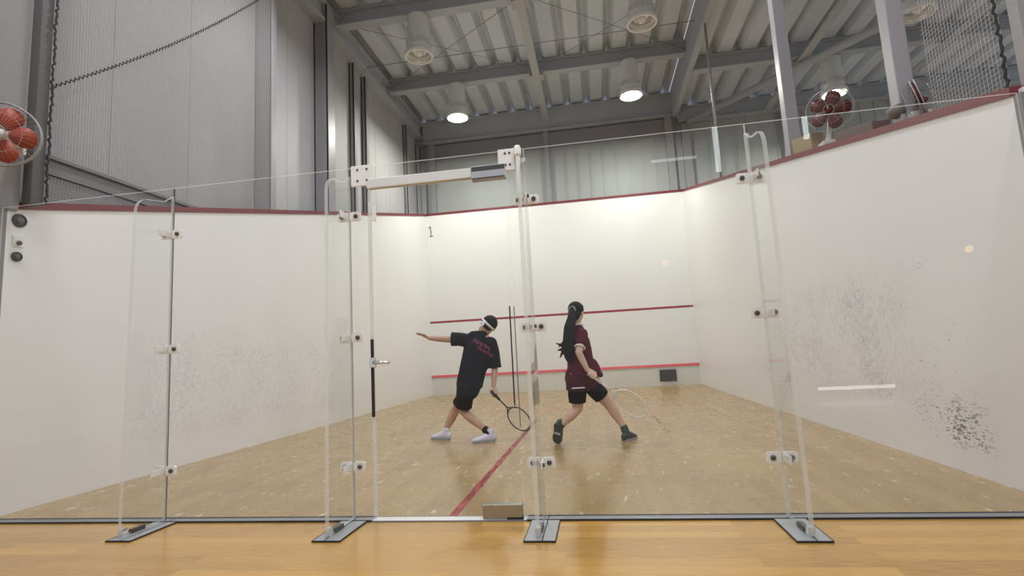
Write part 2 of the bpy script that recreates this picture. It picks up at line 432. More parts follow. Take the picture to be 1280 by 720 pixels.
# net end posts
b = MB(); b.box(.035, .115, .06, .15, 2.19, 7.2); struct(b.build('column_net_end', M['darkpost'], bevel=.004))
# hall columns on the left wall
for y0, y1, d in ((3.40, 3.52, .25), (5.02, 5.26, .25), (6.36, 6.46, .10), (6.915, 7.03, .10), (9.37, 9.47, .10)):
    b = MB()
    b.box(XB, XB+d, y0, y0+.02, 0, 7.3); b.box(XB, XB+.02, y0, y1, 0, 7.3); b.box(XB+d-.02, XB+d, y0, y1, 0, 7.3); b.box(XB, XB+d, y1-.02, y1, 0, 7.3)
    struct(b.build('column', M['column']))
    b = MB(); b.box(XB+d, XB+d+.012, y0+.004, y1-.004, 0, 7.3); struct(b.build('column_flange', M['post']))
# horizontal girt on the left wall and wall panel seams
gz1 = at_x(44, 188, -.03).z; gz0 = at_x(41, 211, -.03).z
b = MB(); b.box(-.07, -.03, .16, 3.4, gz0, gz1); b.box(-.03, -.005, .16, 3.4, gz1-.03, gz1); struct(b.build('beam_girt', M['girt']))
b = MB()
for y in (1.2, 2.2, 4.2, 7.6, 8.4): b.box(XB, XB+.004, y-.006, y+.006, 0, 7.4)
struct(b.build('trim_panel_seams', M['farwall']))
# eave girder of the left wall: web plus two flanges
b = MB(); b.box(XB, -.30, .1, YB, 6.95, 7.30); b.box(XB, -.20, .1, YB, 7.26, 7.32); b.box(XB, -.22, .1, YB, 6.93, 6.98); struct(b.build('beam_eave', M['beam']))
b = MB()
for y0, y1 in ((.3, 5.25), (5.75, 7.85), (8.3, 10.2)): b.box(-.34, -.20, y0, y1, 7.33, 7.40)
struct(b.build('beam_eave_gutter', M['column']))
# roof beams across (I-sections)
def ibeam(name, x0, x1, y, z0, z1, w, mat):
    b = MB(); b.box(x0, x1, y-w/2, y+w/2, z0, z0+.025); b.box(x0, x1, y-w/2, y+w/2, z1-.025, z1); b.box(x0, x1, y-.012, y+.012, z0+.025, z1-.025)
    return struct(b.build(name, mat))
DZ = .42
for y in (0.35, 2.9, 5.48, 8.05):
    ibeam('beam', -.22, 6.42, y, 7.08, 7.38, .2, M['beam'])
    ibeam('beam', 6.55, 15, y, 7.08-DZ, 7.38-DZ, .2, M['beam'])
ibeam('beam', -.22, 6.42, 10.33, 6.74, 7.34, .22, M['beam'])
ibeam('beam', 6.55, 15, 10.33, 6.55, 6.93, .22, M['beam'])
b = MB(); b.box(-.3, 6.5, 10.36, 10.44, 6.30, 6.70); struct(b.build('beam_lintel', M['column']))
b = MB(); b.box(6.42, 6.55, .1, YB, 6.70, 7.40); struct(b.build('beam_divider', M['beam']))
b = MB(); b.box(3.13, 3.29, .2, 10.2, 6.98, 7.0); b.box(3.20, 3.22, .2, 10.2, 7.0, 7.08); struct(b.build('beam_tie', M['tie']))
for y in (5.48, 8.05):
    b = MB(); b.box(3.06, 3.36, y-.12, y+.12, 7.0, 7.085); struct(b.build('beam_tie_bracket', M['tie']))
b = MB(); b.box(8.6, 8.76, .2, 10.2, 6.56, 6.60); b.box(11.3, 11.46, .2, 10.2, 6.56, 6.60); struct(b.build('beam_purlin', M['tie']))
# far wall posts
for x0, x1 in ((-.42,-.34), (-.12,-.02), (-.02,.10), (3.10,3.22), (6.22,6.40), (6.62,6.82), (9.0, 9.12)):
    b = MB(); b.box(x0, x1, 10.30, 10.44, 0, 6.74 if x0 < 6.5 else 6.5); struct(b.build('column_far', M['post'] if x0 not in (-.12,) else M['column']))
b = MB()
for i in range(26):
    x = 3.6 + i*.33
    if not 6.1 < x < 7: b.box(x, x+.03, 10.425, 10.45, 0, 6.7)
struct(b.build('trim_far_panels', M['farwall']))
# roof cross-brace rods and a few cables
def rod(name, p, q, r=.006, mat='column'):
    b = MB(); b.tube([p, q], r, 6); return struct(b.build(name, M[mat], None, True))
for x0, x1, z in ((-.2, 3.2, 7.20), (3.25, 6.4, 7.20)):
    for y0, y1 in ((2.9, 5.45), (5.52, 8.0)):
        rod('beam_brace_rod', (x0, y0, z), (x1, y1, z)); rod('beam_brace_rod', (x0, y1, z-.02), (x1, y0, z-.02))
rod('beam_cable', (-.3, 6.9, 7.12), (6.45, 6.9, 7.12), .008); rod('beam_cable', (6.5, 4.3, 6.6), (14, 4.3, 6.6), .02, 'tie')
b = MB(); b.tube([(6.8, 10.2, 6.5), (13.9, 2.0, 6.5)], .09, 6); struct(b.build('beam_diagonal', M['beam'], None, True))
# corrugated roof deck, ribs along y
def deck(name, x0, x1, z):
    b = MB(); prof = []; x = x0; p = .5
    while x < x1:
        prof += [(x, z), (x+.28, z), (x+.365, z+.18), (x+.415, z+.18)]; x += p
    prof.append((x, z))
    vs = [[b.bm.verts.new((px, yy, pz)) for px, pz in prof] for yy in (-.5, 2.9, 5.5, 8.05, YB+.35)]
    for r0, r1 in zip(vs, vs[1:]):
        for i in range(len(prof)-1): b.bm.faces.new((r0[i], r0[i+1], r1[i+1], r1[i]))
    geom = list(b.bm.faces)
    o = b.build(name, M['deck']); md = o.modifiers.new('sheet', 'SOLIDIFY'); md.thickness = .006; md.offset = 1
    return struct(o)
deck('ceiling', -.6, 6.4, 7.40); deck('ceiling_right', 6.55, 15, 7.40-DZ)

# posts on the right wall
for u, yy, w in ((0, 3.16, .13), (0, 1.06, .115)):
    b = MB(); b.box(6.42, 6.42+w, yy-w/2, yy+w/2, ztop(yy)+.03, 6.75); struct(b.build('column_post', M['post'], bevel=.006))
b = MB(); b.tube([(6.47, 6.37, ztop(6.37)), (6.47, 6.37, 6.8)], .022, 10); struct(b.build('column_net_pole', M['post'], None, True))

# ------------------------------------------------------------------ nets
def net(name, x, y0, y1, z1, label, cell, w):
    t = thing(name, label, 'net', (x, y0, ztop(y0)))
    b = MB(); n = 0
    y = y0
    while y <= y1:
        b.box(x-w/2, x+w/2, y-w/2, y+w/2, ztop(y)+.06, z1); y += cell
    z = ztop(y0) + .08
    while z < z1:
        ys = max(y0, 0); ye = min(y1, (z - .06 - H0) / SL)
        if ye > ys + .02: b.box(x-w/2+.0005, x+w/2+.0005, ys, ye, z-w/2, z+w/2)
        z += cell
    me = b.build('netting', M['net'], t); me['kind'] = 'stuff'
    return t
nl = net('ball_net', -.09, .17, 3.3, 6.9, 'white mesh ball net hung above the left court wall', .027, .0034)
nr = net('ball_net', 6.50, .14, .80, 6.6, 'white mesh ball net hung above the right court wall', .030, .0018)
# zig-zag lacing of the left net
b = MB(); p0 = V((-.085, .165, 3.106)); p1 = V((-.085, 2.95, 5.86)); d = p1-p0; n = 150
nrm = V((0, -d.z, d.y)).normalized()
sag = [p0 + d*(i/n) - V((0,0,1))*.10*math.sin(PI*i/n) + nrm*(.011 if i % 2 else -.011) for i in range(n+1)]
b.tube(sag, .005, 5); b.build('lacing', M['cord'], nl)
def lash(parent, x, y, z0, z1, lean):
    b = MB(); pts = []; k = int((z1-z0)/.022)
    for i in range(k+1):
        a = i*2.1; r = .005 + .004*math.sin(i*.9)
        pts.append((x + r*math.cos(a), y + r*math.sin(a) + .004*math.sin(i*.37), z0 + (z1-z0)*i/k))
    b.tube(pts, [.006 + .004*abs(math.sin(i*1.7)) for i in range(k+1)], 6)
    b.build('edge_lacing', M['cord'], parent, True)
lash(nl, .13, .155, 2.2, 4.6, 0); lash(nr, 6.475, .12, 2.21, 3.6, 0)

# ------------------------------------------------------------------ glass back wall
YG, TG = -.04, .012
JX = [1.385, 2.637, 3.755, 5.02]
# floor channel
for x0, x1, mt in ((-.0, 2.76, 'steel_floor'), (3.66, W, 'steel_floor')):
    t = D.objects.new('trim_track', None)
    b = MB(); b.box(x0, x1, -.072, -.016, -.002, .006); o = struct(b.build('trim_track', M[mt]))
    b = MB(); b.box(x0, x1, -.086, -.072, -.002, .008); b.box(x0, x1, -.016, -.0, -.002, .008); struct(b.build('trim_track_edges', M['black'], o))
b = MB(); b.box(2.76, 3.66, -.078, -.008, -.002, .004); o = struct(b.build('trim_threshold', M['alu']))
b = MB(); b.box(2.76, 3.66, -.086, -.078, -.002, .005); b.box(2.76, 3.66, -.008, .0, -.002, .005); struct(b.build('trim_threshold_edges', M['seal'], o))
def pane(name, x0, x1, z0, z1, label=None, cat='glass panel', group=None, parent=None):
    b = MB(); fs = b.box(x0, x1, YG-TG/2, YG+TG/2, z0, z1)
    for f in fs:
        c = f.calc_center_median()
        if abs(c.y - YG) < 1e-4: f.material_index = 1
    o = b.build(name, [M['glass'], M['edge']], parent)
    if label: tag(o, label, cat, group)
    return o
g = .002
PG = 'glass panels of the court back wall'
pane('glass_sheet', .012, JX[0]-g, .006, H0, 'clear glass panel between left court wall and first fin', group=PG)
pane('glass_sheet', JX[0]+g, JX[1]-g, .006, H0, 'clear glass panel between first and second fins', group=PG)
pane('glass_sheet', JX[1]+g, 2.757, .006, H0, 'narrow clear glass strip between second fin and door handle side', group=PG)
pane('glass_sheet', 2.767, 3.645, 2.05, H0, 'shallow clear glass transom above the glass door', group=PG)
pane('glass_sheet', 3.648, JX[2]-g, .006, H0, 'narrow clear glass strip between door hinge side and third fin', group=PG)
pane('glass_sheet', JX[2]+g, JX[3]-g, .006, H0, 'clear glass panel between third and fourth fins', group=PG)
pane('glass_sheet', JX[3]+g, W-.012, .006, H0, 'clear glass panel between fourth fin and right court wall', group=PG)
# dark silicone joints
for i, x in enumerate(JX):
    b = MB(); b.box(x-g, x+g, YG-TG/2-.001, YG+TG/2+.001, .006, H0-.005); struct(b.build('trim_joint', M['seal'] if i < 2 else M['edge']))
# fins
ORD = ['leftmost', 'second', 'third', 'rightmost']
FIN = ['left end', 'left of the door', 'right of the door', 'right end']
for i, x in enumerate(JX):
    prof = [(-.05, .012), (-.362, .012)]
    hz = 2.0; R = .10; yo = -.335
    for k in range(7):
        a = PI/2*k/6; prof.append((yo + R - R*math.cos(a), hz - R + R*math.sin(a)))
    prof += [(-.12, hz+.02), (-.05, hz+.075)]
    b = MB(); b.prism([(x-.011, yy, zz) for yy, zz in prof], (.022, 0, 0), 0, 1)
    t = thing('glass_fin', ['upright glass fin at the first joint from the left wall, with light polished edge',
        'upright glass fin just left of the glass door, with light polished edge',
        'upright glass fin just right of the glass door, with light polished edge',
        'upright glass fin at the joint nearest the right wall, with light polished edge'][i], 'glass fin', (x,-.2,0), 'glass fins bracing the back wall')
    b.build('pane', [M['glass'], M['edge']], t)
    b = MB(); b.box(x-.014, x+.014, -.36, -.322, .006, .05); b.build('foot_block', M['chrome'], t, bevel=.003)
    b = MB(); b.box(x-.014, x+.014, -.29, -.20, .006, .03); b.build('foot_block', M['bolt'], t, bevel=.003)
    # floor plate
    c = [1.425, 2.655, 3.766, 5.012][i]
    t = thing('floor_plate', 'flat grey steel floor plate under the glass fin ' + ['nearest the left wall', 'left of the door', 'right of the door', 'nearest the right wall'][i], 'floor plate', (c,-.25,0), 'steel plates under the fins')
    b = MB(); b.box(c-.075, c+.075, -.408, -.086, -.001, .006); b.build('plate', M['steel_floor'], t)
    b = MB(); b.box(c-.077, c+.077, -.414, -.408, -.001, .0075); b.box(c-.079, c-.075, -.41, -.086, -.001, .0075); b.box(c+.075, c+.079, -.41, -.086, -.001, .0075); b.build('plate_edge', M['black'], t)
    sx = c + (.012 if i in (0, 3) else -.012 if i == 1 else .012)
    b = MB(); b.box(sx-.003, sx+.003, -.405, -.02, .006, .0068); b.build('slot', M['black'], t)
# clamps joining the panes and the fins
def clamp(x, z, label, kind):
    t = thing('glass_clamp', label, 'glass clamp', (x, YG, z), 'clamps on the glass joints')
    for sgn in (-1, 1):
        cx = x + sgn*.042
        b = MB(); poly = []
        for k in range(20):
            a = 2*PI*k/20; px = max(-.036, min(.036, .044*math.cos(a))); pz = max(-.029, min(.029, .036*math.sin(a)))
            poly.append((cx+px, YG-TG/2-.011, z+pz))
        b.prism(poly, (0, .010, 0)); b.build('plate', M['clamp'], t)
        b = MB(); B = Matrix(((1,0,0),(0,0,-1),(0,1,0)))
        b.lathe([(0,.0),(.0135,.0),(.0135,.008),(.009,.013),(0,.013)], (cx+sgn*.004, YG-TG/2-.011, z), 14, basis=B)
        autosmooth(b.build('bolt', M['bolt'], t))
    s = -1 if kind == 'l' else 1
    b = MB(); b.box(x-.0095-.006 if s < 0 else x+.0095, x-.0095 if s < 0 else x+.0155, YG-.11, YG-TG/2-.002, z-.02, z+.02); b.build('fin_bracket', M['clamp'], t, bevel=.002)
    b = MB(); xs = x-.0155 if s < 0 else x+.0155
    b.tube([(xs, YG-.085, z), (xs+s*.012, YG-.085, z)], .010, 10); b.build('bolt', M['bolt'], t)
hn = ['lowest', 'middle', 'topmost']
for i, x in enumerate(JX):
    for j, z in enumerate((.302, 1.06, 1.815)):
        clamp(x, z, '%s pale bolted clamp on the glass joint %s' % (hn[j], ['nearest the left wall', 'left of the door', 'right of the door', 'nearest the right wall'][i]), 'l' if i < 2 else 'r')
# four-screw transom plates
for x0, x1, lab in ((2.655, 2.79, 'white four-screw corner plate above the handle side of the door'), (3.60, 3.70, 'white four-screw corner plate above the hinge side of the door')):
    t = thing('corner_plate', lab, 'corner plate', ((x0+x1)/2, YG, 2.07), 'corner plates beside the transom')
    b = MB(); b.box(x0, x1, YG-.020, YG-TG/2-.0005, 2.005, 2.140); b.build('plate', M['clamp'], t, bevel=.004)
    for sx in (x0+.045, x1-.028):
        for sz in (2.04, 2.112):
            b = MB(); B = Matrix(((1,0,0),(0,0,-1),(0,1,0))); b.lathe([(0,0),(.007,0),(.007,.003),(0,.004)], (sx, YG-.020, sz), 10, basis=B); b.build('screw', M['bolt'], t)
t = thing('post_cap', 'round cream cap on top of the joint right of the door', 'cap', (3.735, YG, 2.1))
b = MB(); b.lathe([(0, 2.150),(.016,2.146),(.022,2.13),(.022,2.09),(.014,2.085),(.014,1.86),(0,1.86)], (3.722, YG-.03, 0), 16); autosmooth(b.build('sleeve', M['clamp'], t))
# the door
dr = thing('glass_door', 'frameless glass door with white top rail, chrome latch and floor hinge box', 'door', (3.63, YG, 0))
pane('door_pane', 2.775, 3.638, .012, 1.985, parent=dr).location = V((2.775*0, 0, 0)) 
o = D.objects['door_pane']; o.data.transform(Matrix.Identity(4))
b = MB(); b.box(2.76, 3.43, YG-.022, YG+.022, 1.985, 2.045); b.build('top_rail', M['alu'], dr, bevel=.003)
b = MB(); b.box(3.43, 3.642, YG-.026, YG+.026, 1.965, 2.050); o = b.build('top_hinge', M['steel'], dr, bevel=.003)
b = MB(); b.box(3.435, 3.638, YG-.0275, YG-.026, 2.018, 2.045); b.box(3.435, 3.638, YG-.0275, YG-.026, 1.967, 1.976); b.build('groove', M['bolt'], o)
b = MB(); b.box(3.412, 3.634, YG-.030, YG+.030, .006, .082); b.build('floor_hinge', M['satin'], dr, bevel=.003)
b = MB(); b.box(3.55, 3.64, YG-.034, YG-.005, .003, .016); b.build('pivot', M['black'], dr)
b = MB(); b.box(2.764, 2.784, YG-.010, YG-.0065, .02, 1.9); b.build('edge_strip', M['edge'], dr)
b = MB(); b.box(2.764, 2.782, YG-.020, YG-.010, .585, 1.045); b.build('pull_bar', M['black'], dr, bevel=.003)
b = MB(); b.box(2.76, 2.80, YG-.036, YG-.020, .875, .935); lt = b.build('latch', M['chrome'], dr, bevel=.004)
b = MB(); b.tube([(2.79, YG-.045, .905), (2.84, YG-.05, .903), (2.893, YG-.048, .900)], [.011,.010,.008], 10); b.build('lever', M['chrome'], lt, True)
b = MB(); b.box(2.79, 2.815, YG-.018, YG-.006, 1.775, 1.872); b.build('strike_plate', M['clamp'], dr, bevel=.003)
for xx, ww, z0, z1 in ((3.622, .0075, .62, 1.19), (3.648, .0055, .50, 1.185)):  # thin dark strips by the hinge edge paint in a reflection on the glass
    b = MB(); b.box(xx-ww/2, xx+ww/2, YG-.012, YG-.0065, z0, z1); b.build('dark_reflection_strip', M['black'] if ww > .007 else M['seal'], dr)
b = MB(); b.box(3.66, 3.70, YG-.010, YG-.0065, .45, .95); 
b.bm.free()

# ------------------------------------------------------------------ lamps
def lamp(pos, label, lit):
    t = thing('high_bay_lamp', label, 'ceiling lamp', pos, 'high bay lamps under the roof beams')
    x, y, z = pos
    b = MB(); b.lathe([(0,.80),(.15,.80),(.155,.79),(.165,.78),(.19,.76),(.19,.30),(.20,.27),(.20,.0+.10),(.185,.10),(.18,.26),(0,.30)], pos, 36); autosmooth(b.build('housing', M['lamp'], t))
    b = MB()
    for k in range(28):
        a = 2*PI*k/28; c, s_ = math.cos(a), math.sin(a)
        p = [(x+c*.185-s_*.006, y+s_*.185+c*.006, z+.20), (x+c*.185+s_*.006, y+s_*.185-c*.006, z+.20), (x+c*.225+s_*.006, y+s_*.225-c*.006, z+.20), (x+c*.225-s_*.006, y+s_*.225+c*.006, z+.20)]
        b.prism(p, (0,0,.09))
    b.build('cooling_ribs', M['lamp'], t)
    b = MB(); b.lathe([(.20,.12),(.25,.07),(.255,.02),(.25,0),(.225,0),(.22,.02),(.20,.08),(.20,.12)], pos, 40); autosmooth(b.build('rim', M['rim'], t))
    b = MB(); b.lathe([(.218,.015),(.20,.10),(.15,.20),(.07,.26),(0,.265)], pos, 36); o = b.build('reflector', M['refl'] if not lit == 'warm' else M['bulb_warm'], t, True)
    b = MB(); b.ball((x, y, z+.12), (.075,.075,.11) if lit != 'on' else (.14,.14,.10)); b.build('bulb', M['bulb_off'] if not lit else M['bulb_on'], t, True)
    b = MB(); b.box(x-.10, x+.10, y-.06, y+.06, z+.79, z+.84); b.build('mount', M['column'], t)
    return t
ZL = 6.28
lamps = [((1.33, 5.47, ZL), 'unlit white rimmed high bay lamp above the left of the court', ''),
         ((5.24, 5.44, ZL), 'unlit white rimmed high bay lamp above the right of the court', ''),
         ((1.36, 8.02, ZL), 'glaring lit high bay lamp towards the front wall, left one of the pair', 'on'),
         ((5.22, 8.0, ZL), 'glaring lit high bay lamp towards the front wall, right one of the pair', 'on')]
p = at_z(1147, 18, ZL-DZ); lamps.append(((p.x, p.y, p.z), 'unlit high bay lamp beyond the right net, at the upper right corner', ''))
p = at_z(1043, 118, ZL-DZ); lamps.append(((p.x, p.y, p.z), 'warm lit high bay lamp seen behind the red fan by the grey post', 'warm'))
for a in lamps: lamp(*a)

# ------------------------------------------------------------------ fans
def basis_from(normal, up=(0,0,1)):
    z = V(normal).normalized(); x = V(up).cross(z).normalized(); y = z.cross(x)
    return Matrix((x, y, z)).transposed()
def fan(name, label, c, normal, R, mat, base, a0, stand):
    t = thing(name, label, 'fan', base, None)
    B = basis_from(normal); c = V(c)
    P = lambda r, a, h: c + B @ V((r*math.cos(a), r*math.sin(a), h))
    # cage: rims and thin wires bowing from the hub
    for part, hs in (('front_cage', 1), ('back_cage', -1)):
        b = MB()
        b.tube([P(R, 2*PI*k/40, hs*.012) for k in range(40)], .005*R/.2, 6, closed=True)
        b.tube([P(R*.62, 2*PI*k/32, hs*.075) for k in range(32)], .0016, 5, closed=True)
        b.tube([P(R*.22, 2*PI*k/20, hs*.09) for k in range(20)], .003, 5, closed=True)
        for k in range(36):
            a = 2*PI*k/36
            b.tube([P(R*.2, a, hs*.09), P(R*.62, a, hs*.075), P(R*.9, a, hs*.045), P(R, a, hs*.012)], .0008, 4, caps=False)
        b.build(part, M['wire'], t, True)
    b = MB(); b.lathe([(0,.055),(R*.10,.05),(R*.15,.03),(R*.16,-.02),(0,-.02)], c, 20, basis=B); b.build('hub', M['fan_white'] if mat == 'fan_orange' else M[mat], t, True)
    for k in range(5):
        a = a0 + 2*PI*k/5; b = MB(); top = []; bot = []
        ring = 18
        for i in range(ring):
            th = 2*PI*i/ring
            rr = R*.53 + R*.37*math.cos(th); ww = R*.31*math.sin(th)*(1 + .25*math.cos(th))
            ca, sa = math.cos(a), math.sin(a)
            pt = V((rr*ca - ww*sa, rr*sa + ww*ca, .30*ww))
            top.append(c + B @ (pt + V((0,0,.003)))); bot.append(c + B @ (pt - V((0,0,.003))))
        ctr = V((R*.53*math.cos(a), R*.53*math.sin(a), 0))
        vt = [b.bm.verts.new(p) for p in top]; vb = [b.bm.verts.new(p) for p in bot]
        ct = b.bm.verts.new(c + B @ (ctr + V((0,0,.006)))); cb = b.bm.verts.new(c + B @ (ctr - V((0,0,.006))))
        for i in range(ring):
            j = (i+1) % ring
            b.bm.faces.new((ct, vt[i], vt[j])); b.bm.faces.new((cb, vb[j], vb[i])); b.bm.faces.new((vt[i], vb[i], vb[j], vt[j]))
        b.build('blade', M[mat], t, True)
    b = MB(); b.lathe([(0,-.2),(R*.2,-.195),(R*.3,-.16),(R*.3,-.10),(R*.18,-.085),(0,-.085)], c, 22, basis=B); b.build('motor', M['taupe'] if mat == 'fan_red' else M['fan_white'], t, True)
    mp = c + B @ V((0,0,-.14))
    for st in stand: b = MB(); st(b, mp); 
    return t
def add_stand(t, mp, base):
    base = V(base)
    b = MB(); b.tube([mp, mp + (base-mp)*.5 + V((0,0,-.0)), base], [.022,.020,.026], 10); b.build('stem', M['fan_white'], t, True)
    b = MB(); b.box(base.x-.07, base.x+.07, base.y-.07, base.y+.07, base.z-.03, base.z+.015); b.build('base', M['fan_white'], t, bevel=.008)
c1 = at_x(1037, 138, 6.53); base1 = V((6.53, c1.y+.12, ztop(c1.y+.12)+.085))
f1 = fan('pedestal_fan', 'dark red bladed fan standing on the right wall top beside a grey post', c1, (-.45,-.85,-.25), .205, 'fan_red', base1, math.radians(70), [])
add_stand(f1, c1 + basis_from((-.45,-.85,-.25)) @ V((0,0,-.14)), base1)
c2 = at_x(1149, 127, 6.53); base2 = V((6.53, c2.y+.05, ztop(c2.y+.05)+.085))
f2 = fan('pedestal_fan', 'dark red bladed fan turned edge-on, on the right wall top nearer the glass', c2, (.82,-.5,.2), .165, 'fan_red', base2, math.radians(20), [])
add_stand(f2, c2 + basis_from((.82,-.5,.2)) @ V((0,0,-.14)), base2)
c3 = at(2, 168, -.22); nrm3 = (.55,-.82,-.15)
f3 = fan('wall_fan', 'orange-red bladed fan in a pale wire cage fixed on the left end wall', c3, nrm3, .215, 'fan_orange', (c3.x, -.02, c3.z), math.radians(-5), [])
mp3 = c3 + basis_from(nrm3) @ V((0,0,-.14))
b = MB(); b.tube([mp3, (mp3.x-.03, -.045, c3.z)], .022, 10); b.build('arm', M['fan_white'], f3, True)
b = MB(); b.box(mp3.x-.09, mp3.x+.03, -.045, -.02, c3.z-.07, c3.z+.07); b.build('wall_plate', M['fan_white'], f3, bevel=.006)

# boxes lying on the right wall's top
def wallbox(name, u0, u1, hgt, mat, label, x0, x1):
    ya = at_x(u1[0], u1[1], x0).y; yb = at_x(u0[0], u0[1], x0).y
    t = thing(name, label, 'box', (x0, ya, ztop(ya)))
    b = MB(); z0 = .055
    b.prism([(x0, ya, ztop(ya)+z0), (x0, yb, ztop(yb)+z0), (x0, yb, ztop(yb)+z0+hgt), (x0, ya, ztop(ya)+z0+hgt)], (x1-x0, 0, 0))
    b.build('carton', M[mat], t, bevel=.004)
    b = MB(); zc = lambda yy: ztop(yy)+z0+hgt
    xm = (x0+x1)/2
    b.prism([(xm-.02, ya, zc(ya)), (xm-.02, yb, zc(yb)), (xm-.02, yb, zc(yb)+.002), (xm-.02, ya, zc(ya)+.002)], (.04,0,0)); b.build('tape', M['clamp'], t)
wallbox('cardboard_box', (991,190), (1015,183), .17, 'card', 'tan cardboard box on the right wall top between grey post and fan', 6.42, 6.54)
wallbox('wooden_block', (1045,180), (1092,166), .075, 'wood_brown', 'low reddish brown block on the right wall top between the two fans', 6.41, 6.54)

# ------------------------------------------------------------------ people helpers
def solid(b, name, mats, parent, voxel=.006, it=6, smf=.5):
    """weld overlapping closed volumes into one continuous skin"""
    me = b.mesh(name+'_raw', mats)
    o = D.objects.new(name+'_raw', me); COL.objects.link(o)
    md = o.modifiers.new('r', 'REMESH'); md.mode = 'VOXEL'; md.voxel_size = voxel
    md = o.modifiers.new('s', 'SMOOTH'); md.factor = smf; md.iterations = it
    dg = bpy.context.evaluated_depsgraph_get(); dg.update()
    me2 = D.meshes.new_from_object(o.evaluated_get(dg)); me2.name = name
    D.objects.remove(o); D.meshes.remove(me)
    me2.materials.clear()
    me2.materials.append(mats)
    for p in me2.polygons: p.use_smooth = True
    o = D.objects.new(name, me2); COL.objects.link(o)
    if parent is not None:
        o.parent = parent; me2.transform(Matrix.Translation(-world_loc(parent)))
    return o
def head_basis(face, up=(0,0,1), tilt=0):
    f = V(face).normalized(); u = V(up); r = f.cross(u).normalized(); u = r.cross(f)
    return Matrix((r, f, u)).transposed()     # x right, y forward (face), z up
def add_head(b, c, B, k=1.):
    P = lambda x, y, z: V(c) + B @ V((x*k, y*k, z*k))
    b.ball(P(0, -.008, .025), (.074*k, .092*k, .088*k), 20, 14, B)       # skull
    b.ball(P(0, .020, -.035), (.058*k, .066*k, .075*k), 18, 12, B)       # face
    b.ball(P(0, .050, -.085), (.030*k, .030*k, .026*k), 12, 8, B)        # chin
    for s in (-1, 1):
        b.ball(P(s*.028, .066, -.030), (.022*k, .018*k, .018*k), 10, 8, B)   # cheek
        b.ball(P(s*.075, -.005, -.012), (.010*k, .019*k, .031*k), 10, 8, B)  # ear
        b.ball(P(s*.030, .078, .018), (.022*k, .010*k, .008*k), 10, 6, B)    # brow
    b.tube([P(0,.080,.010), P(0,.094,-.018), P(0,.100,-.034)], [.007*k,.010*k,.013*k], 8)  # nose
    b.ball(P(0, .079, -.062), (.022*k, .010*k, .006*k), 10, 6, B); b.ball(P(0, .077, -.072), (.019*k, .010*k, .006*k), 10, 6, B)  # lips
def eyes(parent, c, B, k=1.):
    for s in (-1, 1):
        b = MB(); b.ball(V(c) + B @ V((s*.030*k, .072*k, .002*k)), .0115*k, 10, 8); b.build('eye', M['white_cloth'], parent, True)
def grip_hand(b, wrist, centre, axis, side, r=.017, k=1.):
    """palm beside a handle: four fingers wrapped round the axis, thumb from the side of the palm"""
    a = V(axis).normalized(); w = V(wrist); c = V(centre)
    out = (w - c); out = (out - a*out.dot(a)).normalized()           # from the handle to the palm
    tng = a.cross(out) * side
    b.limb([w, w*.5 + (c + out*.03*k)*.5, c + out*.026*k], [(.024*k,.019*k), (.030*k,.018*k), (.036*k,.016*k)], 12, ref=a)
    for i, (off, ln) in enumerate(((.030,.9), (.010,1.0), (-.010,.96), (-.029,.8))):
        base = c + a*off*k
        pts = []
        for t_ in (-.2, .5, 1.2, 1.9, 2.6, 3.3):
            th = t_*ln
            pts.append(base + (out*math.cos(th) + tng*math.sin(th))*(r+.010)*(1.1 if t_ < 0 else 1))
        b.limb(pts, [.0095*k, .0095*k, .009*k, .0085*k, .0078*k, .007*k], 8)
    tb = w*.45 + (c + out*.026*k)*.55 + a*.022*k
    b.limb([tb, c + a*.045*k - tng*(r+.014), c + a*.050*k - tng*(r+.004) - out*(r+.004)], [.012*k, .010*k, .0085*k], 8)
def open_hand(b, wrist, tip, palm_n, k=1., spread=.16, thumb_side=1):
    w = V(wrist); d = (V(tip) - w).normalized(); n = V(palm_n); n = (n - d*n.dot(d)).normalized(); s = d.cross(n)
    b.limb([w, w + d*.035*k, w + d*.085*k], [(.020*k,.024*k), (.016*k,.034*k), (.013*k,.038*k)], 12, ref=n)
    for i, (off, ln) in enumerate(((.030,.066), (.010,.076), (-.010,.070), (-.029,.055))):
        base = w + d*.085*k + s*off*k; dd = (d + s*off*spread*18 + n*.05).normalized()
        p1 = base + dd*ln*.45*k; p2 = p1 + (dd + n*.25).normalized()*ln*.32*k; p3 = p2 + (dd + n*.45).normalized()*ln*.26*k
        b.limb([base - dd*.02, p1, p2, p3], [.0092*k, .0085*k, .0078*k, .0068*k], 8)
    tb = w + d*.03*k + s*thumb_side*.026*k
    b.limb([tb, tb + (d*.6 + s*thumb_side*.8)*.04*k, tb + (d*.9 + s*thumb_side*.75 + n*.2)*.066*k], [.013*k, .0105*k, .0085*k], 8)
